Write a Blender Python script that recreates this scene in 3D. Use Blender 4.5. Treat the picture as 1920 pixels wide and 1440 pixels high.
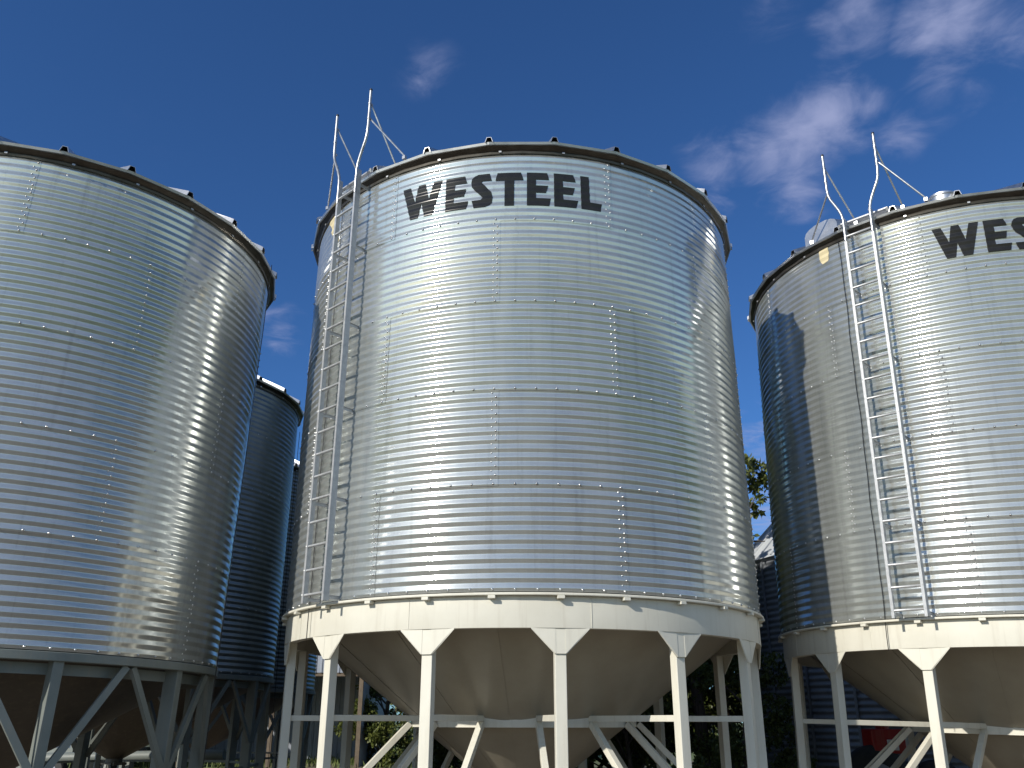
import bpy, math, random
import numpy as np
from mathutils import Matrix, Vector
R = math.radians
random.seed(7); rng = np.random.default_rng(11)
scene = bpy.context.scene
COL = scene.collection
for o in list(bpy.data.objects): bpy.data.objects.remove(o)

# ------------------------------------------------------------------ camera
EYE = 1.65
cd = bpy.data.cameras.new('camera'); cam = bpy.data.objects.new('camera', cd); COL.objects.link(cam)
cd.sensor_width = 36; cd.lens = 1625.33/1920*36; cd.clip_start = 0.05; cd.clip_end = 3000
cam.matrix_world = Matrix.Translation((0, 0, EYE)) @ Matrix.Rotation(math.pi/2 + 0.37098, 4, 'X') @ Matrix.Rotation(0.00202, 4, 'Z')
scene.camera = cam

# ------------------------------------------------------------------ light
SUN_AZ, SUN_EL = R(-45.2), R(28.6)         # azimuth measured from -Y towards +X
sdir = Vector((math.sin(SUN_AZ)*math.cos(SUN_EL), -math.cos(SUN_AZ)*math.cos(SUN_EL), math.sin(SUN_EL)))
sl = bpy.data.lights.new('sun', 'SUN'); sl.energy = 4.6; sl.angle = R(0.53); sl.color = (1, 0.94, 0.84)
so = bpy.data.objects.new('sun', sl); COL.objects.link(so)
so.rotation_euler = (-sdir).to_track_quat('-Z', 'Y').to_euler()

w = bpy.data.worlds.new('World'); scene.world = w; w.use_nodes = True
nt = w.node_tree; nt.nodes.clear()
class NB:
    """tiny node builder"""
    def __init__(s, nt): s.nt = nt
    def n(s, t, **k):
        x = s.nt.nodes.new(t)
        for a, b in k.items(): setattr(x, a, b)
        return x
    def l(s, a, b): s.nt.links.new(a, b)
    def val(s, sock, v):
        if isinstance(v, bpy.types.NodeSocket): s.l(v, sock)
        else: sock.default_value = v
    def math(s, op, a, b=0.0, c=None, clamp=False):
        x = s.n('ShaderNodeMath', operation=op, use_clamp=clamp)
        s.val(x.inputs[0], a); s.val(x.inputs[1], b)
        if c is not None: s.val(x.inputs[2], c)
        return x.outputs[0]
    def vmath(s, op, a, b=(0, 0, 0)):
        x = s.n('ShaderNodeVectorMath', operation=op); s.val(x.inputs[0], a); s.val(x.inputs[1], b)
        return x
    def noise(s, vec, scale, detail=4, rough=.5, dist=0.0):
        x = s.n('ShaderNodeTexNoise'); x.inputs['Scale'].default_value = scale; x.inputs['Detail'].default_value = detail
        x.inputs['Roughness'].default_value = rough; x.inputs['Distortion'].default_value = dist; s.l(vec, x.inputs['Vector']); return x
    def ramp(s, fac, stops):
        x = s.n('ShaderNodeValToRGB'); s.l(fac, x.inputs[0]); el = x.color_ramp.elements
        while len(el) < len(stops): el.new(0.5)
        for e, (p, c) in zip(el, stops):
            e.position = p; e.color = c if len(c) == 4 else (*c, 1)
        return x.outputs[0]
    def mix(s, fac, a, b, kind='RGBA', blend='MIX'):
        x = s.n('ShaderNodeMix', data_type=kind, blend_type=blend); i = x.inputs
        s.val(i[0], fac)
        A, B = (i[6], i[7]) if kind == 'RGBA' else (i[2], i[3])
        for q, v in ((A, a), (B, b)): s.val(q, v if isinstance(v, (bpy.types.NodeSocket, float, int)) or len(v) == 4 else (*v, 1))
        return x.outputs[2] if kind == 'RGBA' else x.outputs[0]
N = NB(nt)
sky = N.n('ShaderNodeTexSky', sky_type='NISHITA'); sky.sun_disc = False
sky.sun_elevation = SUN_EL; sky.sun_rotation = R(225.2)
sky.air_density = 1.0; sky.dust_density = 0.35; sky.ozone_density = 3.0; sky.altitude = 400
tc = N.n('ShaderNodeTexCoord'); gen = tc.outputs['Generated']
sep = N.n('ShaderNodeSeparateXYZ'); N.l(gen, sep.inputs[0])
zc = N.math('MAXIMUM', sep.outputs[2], 0.06)
px = N.math('DIVIDE', sep.outputs[0], zc); py = N.math('DIVIDE', sep.outputs[1], zc)
cmb = N.n('ShaderNodeCombineXYZ'); N.l(px, cmb.inputs[0]); N.l(py, cmb.inputs[1])
# cloud banks standing in given compass directions: (azimuth from +Y, elevation, radius in degrees, weight)
banks = [(24.2, 36.0, 2.2, 1), (26.4, 36.0, 1.4, 0.9), (21.8, 34.8, 2.4, 1), (19.5, 34.7, 1.9, 0.85), (20.8, 32.3, 1.7, 0.85), (21.2, 31.1, 0.9, 0.6), (15.5, 34.4, 1.8, 0.55), (15.5, 33.0, 1.3, 0.45), (28.3, 34.6, 1.7, 0.45), (27.7, 41.2, 1.9, 0.8), (25.4, 40.6, 1.4, 0.6), (31.8, 39.8, 1.9, 1), (33.6, 39.4, 2.1, 0.85), (35.8, 37.5, 2.3, 0.7), (31.7, 36.1, 2.0, 0.6), (33.1, 35.3, 1.5, 0.5), (36.0, 36.0, 1.5, 0.55), (28.6, 39.6, 1.0, 0.2), (-7.1, 41.1, 1.6, 0.30), (-7.7, 40.3, 1.0, 0.28), (-16.4, 23.9, 1.3, 0.42), (-17.4, 24.4, 1.0, 0.35), (16.4, 15.7, 2.6, 0.55), (16.4, 12.4, 2.2, 0.6), (20.9, 43.1, 2.1, 0.35), (-32.8, 37.3, 1.6, 0.08), (-26.6, 34.8, 1.8, 0.06),
         (150, 38, 30, .62), (-110, 25, 26, .6), (90, 26, 22, .55), (-160, 14, 30, .6)]
mask = None
for az, el, rad, wt in banks:
    v = (math.sin(R(az))*math.cos(R(el)), math.cos(R(az))*math.cos(R(el)), math.sin(R(el)))
    d = N.vmath('DISTANCE', gen, v).outputs['Value']
    m = N.math('MULTIPLY', N.math('SUBTRACT', 1.0, N.math('DIVIDE', d, R(rad)*1.7), clamp=True), wt)
    mask = m if mask is None else N.math('MAXIMUM', mask, m)
cmo = N.vmath('ADD', cmb.outputs[0], (5.2, 1.9, 0)).outputs[0]
n1 = N.noise(cmo, 6.6, 10, .57, .55).outputs['Fac']
n2 = N.noise(cmb.outputs[0], 1.7, 4, .5).outputs['Fac']
den = N.math('ADD', N.math('ADD', N.math('MULTIPLY', n1, 1.55), N.math('MULTIPLY', n2, .30)), N.math('MULTIPLY', N.math('POWER', mask, .80), .80))
cov = N.n('ShaderNodeMapRange', interpolation_type='SMOOTHSTEP'); N.l(den, cov.inputs[0])
cov.inputs[1].default_value = 1.05; cov.inputs[2].default_value = 1.95; cov.inputs[3].default_value = 0; cov.inputs[4].default_value = .86
covm = N.math('MULTIPLY', cov.outputs[0], N.math('MULTIPLY', mask, 4.0, clamp=True))
tint = N.vmath('MULTIPLY', sky.outputs[0], (0.56, 0.99, 1.52)).outputs[0]
warm = N.vmath('MULTIPLY', sky.outputs[0], (1.64, 1.80, 1.86)).outputs[0]      # milky air on the sun's side of the sky
away = N.vmath('DOT_PRODUCT', gen, (0, .99, .1)).outputs['Value']
side = N.n('ShaderNodeMapRange', interpolation_type='SMOOTHSTEP'); N.l(away, side.inputs[0]); side.inputs[1].default_value = 0.0; side.inputs[2].default_value = .5
skyb = N.mix(side.outputs[0], warm, tint)
skyc = N.mix(covm, skyb, (4.8, 5.4, 8.5))
bg = N.n('ShaderNodeBackground'); N.l(skyc, bg.inputs[0]); bg.inputs[1].default_value = 0.075
wo = N.n('ShaderNodeOutputWorld'); N.l(bg.outputs[0], wo.inputs[0])
vs = scene.view_settings; vs.view_transform = 'Standard'; vs.look = 'None'; vs.exposure = 0.0; vs.gamma = 1
scene.render.engine = 'CYCLES'

# ------------------------------------------------------------------ materials
def mat(name, col=(.5, .5, .5), rough=.5, metal=0.0, build=None, spec=None):
    m = bpy.data.materials.new(name); m.use_nodes = True; t = m.node_tree; b = t.nodes['Principled BSDF']
    b.inputs['Base Color'].default_value = (*col, 1); b.inputs['Roughness'].default_value = rough; b.inputs['Metallic'].default_value = metal
    if spec is not None: b.inputs['Specular IOR Level'].default_value = spec
    if build: build(NB(t), b, t)
    return m
def b_sheet(n, b, t):
    tc = n.n('ShaderNodeTexCoord'); ob = tc.outputs['Object']
    at = n.n('ShaderNodeAttribute', attribute_name='sheet_tone'); tone = at.outputs['Fac']
    vo = n.n('ShaderNodeTexVoronoi'); vo.inputs['Scale'].default_value = 85; n.l(ob, vo.inputs['Vector'])
    spangle = n.math('MULTIPLY', n.vmath('DOT_PRODUCT', vo.outputs['Color'], (.33, .33, .33)).outputs['Value'], 1.0)
    mp = n.n('ShaderNodeMapping'); mp.inputs['Scale'].default_value = (1, 1, .12); n.l(ob, mp.inputs[0])
    big = n.noise(mp.outputs[0], 3.2, 5, .6).outputs['Fac']
    mp2 = n.n('ShaderNodeMapping'); mp2.inputs['Scale'].default_value = (1, 1, 9); n.l(ob, mp2.inputs[0])
    fine = n.noise(mp2.outputs[0], 2.2, 5, .65).outputs['Fac']
    base = n.ramp(fine, [(.3, (.61, .63, .615)), (.7, (.71, .73, .715))])
    base = n.mix(n.math('MULTIPLY', spangle, .16), base, (.40, .42, .44))
    mp3 = n.n('ShaderNodeMapping'); mp3.inputs['Scale'].default_value = (7, 7, .35); n.l(ob, mp3.inputs[0])
    runs = n.noise(mp3.outputs[0], 2.0, 5, .6).outputs['Fac']
    tn = n.math('MULTIPLY', n.math('MULTIPLY_ADD', tone, .10, .97), n.math('SUBTRACT', 1.0, n.math('MULTIPLY', n.math('SUBTRACT', runs, .55, clamp=True), .9)))
    base = n.vmath('SCALE', base); base.inputs['Scale'].default_value = 1; n.l(tn, base.inputs['Scale'])
    n.l(base.outputs[0], b.inputs['Base Color'])
    r = n.math('ADD', n.math('ADD', n.math('MULTIPLY', spangle, .05), n.math('MULTIPLY', big, .09)), n.math('MULTIPLY_ADD', tone, .03, .035))
    n.l(r, b.inputs['Roughness'])
    # a second, satin-to-matt lobe: the oxidised zinc bloom scatters part of the light widely
    b2 = n.n('ShaderNodeBsdfPrincipled'); b2.inputs['Metallic'].default_value = .30; b2.inputs['Roughness'].default_value = .42
    dull = n.vmath('MULTIPLY', base.outputs[0], (.68, .69, .67)); n.l(dull.outputs[0], b2.inputs['Base Color'])
    ms = n.n('ShaderNodeMixShader'); n.l(n.math('MULTIPLY_ADD', big, .34, .27), ms.inputs[0])
    n.l(b.outputs[0], ms.inputs[1]); n.l(b2.outputs[0], ms.inputs[2])
    out = t.nodes['Material Output']; n.l(ms.outputs[0], out.inputs[0])
    bp = n.n('ShaderNodeBump'); bp.inputs['Strength'].default_value = .02; bp.inputs['Distance'].default_value = .002
    n.l(spangle, bp.inputs['Height']); n.l(bp.outputs[0], b.inputs['Normal']); n.l(bp.outputs[0], b2.inputs['Normal'])
M_SHEET = mat('galvanised_sheet', rough=.2, metal=1, build=b_sheet)
def b_zinc(c1, c2, r1, r2, sc=14):
    def f(n, b, t):
        tc = n.n('ShaderNodeTexCoord'); x = n.noise(tc.outputs['Object'], sc, 6, .65).outputs['Fac']
        n.l(n.ramp(x, [(.3, c1), (.7, c2)]), b.inputs['Base Color'])
        mr = n.n('ShaderNodeMapRange'); n.l(x, mr.inputs[0]); mr.inputs[3].default_value = r1; mr.inputs[4].default_value = r2; n.l(mr.outputs[0], b.inputs['Roughness'])
    return f
M_TUBE = mat('zinc_plated_tube', metal=.75, build=b_zinc((.34, .35, .36), (.48, .49, .50), .22, .36))
M_RAIL = mat('galvanised_rail', metal=.45, build=b_zinc((.40, .41, .42), (.54, .55, .56), .32, .48))
M_BOLT = mat('zinc_bolt', metal=1, build=b_zinc((.5, .5, .5), (.7, .7, .7), .25, .4, 60))
M_ROOF = mat('galvanised_roof', metal=1, build=b_zinc((.50, .51, .52), (.60, .61, .62), .32, .5, 4))
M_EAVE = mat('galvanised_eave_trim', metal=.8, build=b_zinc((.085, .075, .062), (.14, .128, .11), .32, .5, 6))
def b_paint(c1, c2, r=.45, streak=.35, rust=False):
    def f(n, b, t):
        tc = n.n('ShaderNodeTexCoord'); ob = tc.outputs['Object']
        x = n.noise(ob, 2.3, 5, .6).outputs['Fac']
        mp = n.n('ShaderNodeMapping'); mp.inputs['Scale'].default_value = (9, 9, .6); n.l(ob, mp.inputs[0])
        s = n.noise(mp.outputs[0], 1.6, 5, .6).outputs['Fac']
        c = n.ramp(x, [(.3, c1), (.7, c2)])
        dirt = n.math('MULTIPLY', n.math('SUBTRACT', s, .52, clamp=True), streak*2.2)
        c = n.mix(dirt, c, (.30, .25, .18))
        if rust:
            q = n.noise(ob, 26, 4, .6).outputs['Fac']
            c = n.mix(n.math('MULTIPLY', n.math('SUBTRACT', q, .70, clamp=True), 6, clamp=True), c, (.16, .07, .03))
        n.l(c, b.inputs['Base Color'])
        n.l(n.math('MULTIPLY_ADD', x, .25, r-.12), b.inputs['Roughness'])
        bp = n.n('ShaderNodeBump'); bp.inputs['Strength'].default_value = .25; bp.inputs['Distance'].default_value = .01
        n.l(n.noise(ob, 1.1, 2, .5).outputs['Fac'], bp.inputs['Height']); n.l(bp.outputs[0], b.inputs['Normal'])
    return f
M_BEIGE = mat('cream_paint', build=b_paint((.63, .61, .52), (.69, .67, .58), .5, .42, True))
M_BEIGE_SHADE = mat('shaded_cream_paint', build=b_paint((.30, .27, .21), (.35, .32, .255), .34, .30))  # same cream paint, darkened so the cone's shade sits in its colour
M_GREY = mat('grey_green_paint', build=b_paint((.15, .17, .155), (.20, .22, .205), .5, .4, True))
M_CONE_SHADE = mat('shaded_cone_paint', build=b_paint((.058, .051, .041), (.09, .08, .064), .42, .4))  # left-row cone colour, blackened to paint in the shade beneath the bins
M_DECAL = mat('black_vinyl', build=b_zinc((.012, .012, .012), (.022, .022, .021), .20, .30, 5), spec=.35)
M_TAPE = mat('yellowed_tape', build=b_paint((.58, .49, .28), (.70, .62, .42), .6, .6))
M_CABLE = mat('black_cable', (.015, .015, .016), .5)
M_DARK = mat('dark_rubber', build=b_zinc((.012, .012, .013), (.03, .03, .03), .6, .8, 9))

# ------------------------------------------------------------------ mesh helpers
class MB:
    def __init__(s): s.v = []; s.f = []
    def add(s, v, f):
        o = len(s.v); s.v += [tuple(p) for p in v]; s.f += [tuple(i+o for i in q) for q in f]
    def box(s, c, sz, M=None):
        x, y, z = [a/2 for a in sz]
        v = [Vector((i*x, j*y, k*z)) for k in (-1, 1) for j in (-1, 1) for i in (-1, 1)]
        v = [(M @ p if M else p) + Vector(c) for p in v]
        s.add(v, [(0, 2, 3, 1), (4, 5, 7, 6), (0, 1, 5, 4), (2, 6, 7, 3), (0, 4, 6, 2), (1, 3, 7, 5)])
    def bar(s, a, b, wd, ht, up=(0, 0, 1)):
        a = Vector(a); b = Vector(b); d = (b-a).normalized(); u = Vector(up); sx = d.cross(u)
        if sx.length < 1e-4: sx = d.cross(Vector((1, 0, 0)))
        sx.normalize(); u = sx.cross(d).normalized()
        v = []
        for p in (a, b):
            for i, j in ((-1, -1), (1, -1), (1, 1), (-1, 1)): v.append(p + sx*i*wd/2 + u*j*ht/2)
        s.add(v, [(0, 1, 2, 3), (7, 6, 5, 4), (0, 4, 5, 1), (1, 5, 6, 2), (2, 6, 7, 3), (3, 7, 4, 0)])
    def tube(s, pts, rad, n=10, cap=True):
        pts = [Vector(p) for p in pts]; rr = rad if isinstance(rad, (list, tuple)) else [rad]*len(pts)
        o = len(s.v); prev = None
        for i, p in enumerate(pts):
            d = (pts[min(i+1, len(pts)-1)] - pts[max(i-1, 0)]).normalized()
            a = (prev - d*prev.dot(d)) if prev is not None else d.cross(Vector((0, 0, 1)) if abs(d.z) < .9 else Vector((1, 0, 0)))
            a.normalize(); prev = a; bb = d.cross(a)
            for k in range(n):
                t = 2*math.pi*k/n; s.v.append(tuple(p + (a*math.cos(t) + bb*math.sin(t))*rr[i]))
        for i in range(len(pts)-1):
            for k in range(n):
                k2 = (k+1) % n; s.f.append((o+i*n+k, o+i*n+k2, o+(i+1)*n+k2, o+(i+1)*n+k))
        if cap:
            s.f.append(tuple(o+k for k in reversed(range(n)))); e = o+(len(pts)-1)*n; s.f.append(tuple(e+k for k in range(n)))
    def lathe(s, prof, n=84, a0=0.0, a1=360.0, closed=False):
        """prof: list of (r, z)"""
        full = abs(a1-a0-360) < 1e-6; cols = n if full else n+1; o = len(s.v); m = len(prof)
        for i in range(cols):
            a = R(a0+(a1-a0)*i/n)
            for r, z in prof: s.v.append((r*math.sin(a), -r*math.cos(a), z))
        for i in range(n):
            i2 = (i+1) % cols
            for j in range(m if closed else m-1):
                j2 = (j+1) % m; s.f.append((o+i*m+j, o+i2*m+j, o+i2*m+j2, o+i*m+j2))
    def build(s, name, m, parent=None, smooth=False, bevel=0.0):
        me = bpy.data.meshes.new(name); me.from_pydata(s.v, [], s.f); me.materials.append(m); me.update()
        if smooth:
            me.polygons.foreach_set('use_smooth', [True]*len(me.polygons))
            if smooth != 'all': me.set_sharp_from_angle(angle=R(35))
        return link(name, me, parent, bevel)
def link(name, me, parent=None, bevel=0.0):
    o = bpy.data.objects.new(name, me); COL.objects.link(o)
    if parent: o.parent = parent
    if bevel:
        b = o.modifiers.new('bevel', 'BEVEL'); b.width = bevel; b.segments = 2; b.limit_method = 'ANGLE'; b.angle_limit = R(40)
    return o
def npmesh(name, V, F, m, smooth=True, attr=None):
    me = bpy.data.meshes.new(name); V = np.asarray(V, np.float32); F = np.asarray(F, np.int32); k = F.shape[1]
    me.vertices.add(len(V)); me.vertices.foreach_set('co', V.ravel())
    me.loops.add(F.size); me.loops.foreach_set('vertex_index', F.ravel())
    me.polygons.add(len(F)); me.polygons.foreach_set('loop_start', np.arange(0, F.size, k, dtype=np.int32))
    me.update(calc_edges=True)
    if smooth: me.polygons.foreach_set('use_smooth', np.ones(len(F), bool))
    if attr:
        for an, av in attr.items():
            a = me.attributes.new(an, 'FLOAT', 'POINT'); a.data.foreach_set('value', np.asarray(av, np.float32))
    me.materials.append(m); me.validate(); return me
def tag(o, label=None, cat=None, group=None, kind=None):
    if label: o['label'] = label
    if cat: o['category'] = cat
    if group: o['group'] = group
    if kind: o['kind'] = kind
    return o
def empty(name, loc=(0, 0, 0), rz=0):
    o = bpy.data.objects.new(name, None); o.empty_display_size = .3; COL.objects.link(o); o.location = loc; o.rotation_euler = (0, 0, rz); return o
def copy_tree(o, parent=None):
    c = o.copy(); COL.objects.link(c); c.parent = parent
    for ch in list(o.children): copy_tree(ch, c)
    return c
def P(phi, r, z): a = R(phi); return Vector((r*math.sin(a), -r*math.cos(a), z))

# ------------------------------------------------------------------ bin dimensions
RAD, HR, NR, PIT = 3.19, 1.118, 5, 1.118/11
BD = 360/84                                            # degrees from bolt to bolt
_t = np.linspace(0, 1, 241)
_sl = -math.tan(R(15.3))*np.tanh(5.0*np.sin(2*np.pi*_t))
_pr = np.concatenate([[0], np.cumsum((_sl[1:]+_sl[:-1])/2)*(PIT/240)]); _pr -= (_pr.max()+_pr.min())/2
def corr(z): return np.interp((np.asarray(z)/PIT) % 1.0, _t, _pr)
_ph = rng.uniform(0, 6.28, (20, 3)); _fr = np.stack([rng.integers(1, 34, 20), rng.uniform(.6, 6.5, 20)], 1); _am = rng.uniform(.2, 1, 20)*0.0016/np.sqrt(1+_fr[:, 0]*.5)
def dents(phi, z):
    """gentle unevenness of thin rolled sheet"""
    d = 0
    for i in range(20): d = d + _am[i]*np.sin(_fr[i, 0]*np.radians(phi)+_ph[i, 0])*np.sin(_fr[i, 1]*z+_ph[i, 1])
    return d
def seam_start(k): return 0 if k % 2 == 0 else 6
def make_wall_mesh(RAD, ns):
    BD = 360/(12*ns)
    V = []; F = []; T = []; off = 0
    per = 20
    for k in range(NR):
        for j in range(ns):
            s0 = (seam_start(k)+12*j)*BD
            phi = np.linspace(s0-1.0, s0+12*BD+0.95, 38)
            z0, z1 = k*HR-.024, (k+1)*HR+.012
            if k == NR-1: z1 = 5.53
            if k == 0: z0 = -.035
            nz = int(round((z1-z0)/PIT*per)); z = np.linspace(z0, z1, nz+1)
            PH, Z = np.meshgrid(phi, z, indexing='ij')
            u = (PH-phi[0])/(phi[-1]-phi[0]); vz = (Z-z0)/(z1-z0)
            tone = rng.uniform(0, 1)
            r = RAD + corr(Z) + .0045*u + .0026*(1-vz) + dents(PH, Z)
            tilt = rng.uniform(-1, 1)*.0012; r = r + tilt*np.sin(u*np.pi*2+tone*6)
            a = np.radians(PH)
            V.append(np.stack([r*np.sin(a), -r*np.cos(a), Z], -1).reshape(-1, 3))
            n, m = PH.shape; I = np.arange(n*m).reshape(n, m)
            F.append(np.stack([I[:-1, :-1], I[1:, :-1], I[1:, 1:], I[:-1, 1:]], -1).reshape(-1, 4)+off); off += n*m
            T.append(np.full(n*m, tone))
    return npmesh('wall', np.concatenate(V), np.concatenate(F), M_SHEET, True, {'sheet_tone': np.concatenate(T)})
def make_bolts_mesh(RAD, ns):
    BD = 360/(12*ns)
    pts = []
    for k in range(NR):
        z = k*HR if k else -.0128
        for i in range(12*ns): pts.append((i*BD, z, .0055))
        for j in range(ns):
            s = (seam_start(k)+12*j)*BD
            for m in range(11):
                zz = k*HR + m*PIT
                pts.append((s-.42, zz+.5*PIT, .003))
                if m: pts.append((s+.42, zz, .003))
            pts.append((s+.42, k*HR+5.5*PIT, .003))
    seg = 8; prof = [(.0135, 0), (.0135, .003), (.0095, .0035), (.0085, .009), (.004, .012)]
    V = []; F = []; o = 0
    for phi, z, dr in pts:
        a = R(phi); r0 = RAD + float(corr(z)) + dr + float(dents(phi, z)) - .001
        nrm = np.array([math.sin(a), -math.cos(a), 0]); tg = np.array([math.cos(a), math.sin(a), 0]); up = np.array([0, 0, 1.])
        base = nrm*r0 + up*z
        for pr, ph in prof:
            for q in range(seg):
                t = 2*math.pi*q/seg; V.append(base + nrm*ph + (tg*math.cos(t)+up*math.sin(t))*pr)
        for lv in range(len(prof)-1):
            for q in range(seg):
                q2 = (q+1) % seg; F.append((o+lv*seg+q, o+lv*seg+q2, o+(lv+1)*seg+q2, o+(lv+1)*seg+q))
        e = o+(len(prof)-1)*seg; F.append((e, e+1, e+2, e+3)); F.append((e, e+3, e+4, e+7)); F.append((e+4, e+5, e+6, e+7))
        o += len(prof)*seg
    return npmesh('bolts', V, F, M_BOLT, False)
ME_WALL = make_wall_mesh(RAD, 7); ME_BOLTS = make_bolts_mesh(RAD, 7)
RADL = 2.734                                            # the left row is a size smaller: six sheets round
ME_WALL_S = make_wall_mesh(RADL, 6); ME_BOLTS_S = make_bolts_mesh(RADL, 6)

def patch_on_wall(mb, poly, off=.0045, slices=.0085):
    """fills a polygon given in (degrees, metres) with a skin that follows the corrugated wall"""
    zs = sorted(set([round(p[1], 4) for p in poly])); full = [zs[0]]
    for a, b in zip(zs[:-1], zs[1:]):
        n = max(1, int((b-a)/slices)); full += [a+(b-a)*i/n for i in range(1, n+1)]
    E = list(zip(poly, poly[1:]+poly[:1]))
    for za, zb in zip(full[:-1], full[1:]):
        if zb-za < 1e-4: continue
        zm = (za+zb)/2; xs = []
        for (x1, z1), (x2, z2) in E:
            if (z1-zm)*(z2-zm) < 0:
                f = lambda z: x1+(x2-x1)*(z-z1)/(z2-z1)
                xs.append((f(zm), f(za), f(zb)))
        xs.sort()
        for A, B in zip(xs[0::2], xs[1::2]):
            n = max(1, int((B[0]-A[0])/1.2)+1); o = len(mb.v)
            for i in range(n+1):
                for z, q in ((za, 1), (zb, 2)):
                    ph = A[q]+(B[q]-A[q])*i/n; mb.v.append(tuple(P(ph, RAD+float(corr(z))+float(dents(ph, z))+.0055+off, z)))
            for i in range(n): mb.f.append((o+2*i, o+2*i+2, o+2*i+3, o+2*i+1))

LETTERS = [
 [(2.63, 5.149), (4.69, 5.149), (6.03, 4.908), (6.91, 5.149), (8.67, 5.149), (9.68, 4.913), (10.87, 5.149), (13.0, 5.149), (10.7, 4.662), (8.66, 4.662), (7.78, 4.874), (6.99, 4.662), (4.98, 4.662)],
 [(13.95, 5.149), (18.48, 5.149), (19.0, 5.043), (16.14, 5.043), (16.1, 4.956), (18.77, 4.956), (18.34, 4.851), (15.88, 4.851), (15.87, 4.770), (19.34, 4.770), (18.86, 4.662), (13.91, 4.662)],
 [(24.24, 5.151), (21.62, 5.149), (20.75, 5.13), (20.2, 5.09), (19.95, 5.035), (20.17, 4.967), (21.18, 4.894), (22.45, 4.82), (22.64, 4.797), (22.24, 4.770), (20.14, 4.768), (20.61, 4.660), (23.28, 4.662), (24.2, 4.682), (24.75, 4.725), (24.97, 4.791), (24.63, 4.874), (23.21, 4.972), (22.45, 5.02), (22.4, 5.038), (22.68, 5.045), (24.72, 5.043)],
 [(25.97, 5.149), (25.54, 5.038), (27.62, 5.038), (27.61, 4.660), (29.75, 4.660), (29.8, 5.038), (31.9, 5.038), (31.33, 5.149)],
 [(32.65, 5.149), (37.28, 5.149), (37.67, 5.046), (34.71, 5.046), (34.69, 4.958), (37.47, 4.958), (36.93, 4.851), (34.68, 4.851), (34.67, 4.770), (38.0, 4.770), (37.63, 4.660), (32.6, 4.660)],
 [(38.78, 5.152), (43.29, 5.152), (43.81, 5.046), (40.83, 5.046), (40.83, 4.958), (43.59, 4.958), (43.07, 4.851), (40.82, 4.851), (40.85, 4.772), (44.28, 4.772), (43.76, 4.662), (38.73, 4.662)],
 [(44.95, 5.154), (46.98, 5.154), (47.06, 4.775), (49.91, 4.775), (49.52, 4.663), (44.95, 4.663)]]

M_SHEET_DARK = mat('darkened_galvanised_sheet', metal=.7, build=b_zinc((.19, .205, .205), (.27, .285, .28), .28, .42, 3))  # same galvanised sheet, darkened in colour for shade and dark reflections on back bins
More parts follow.
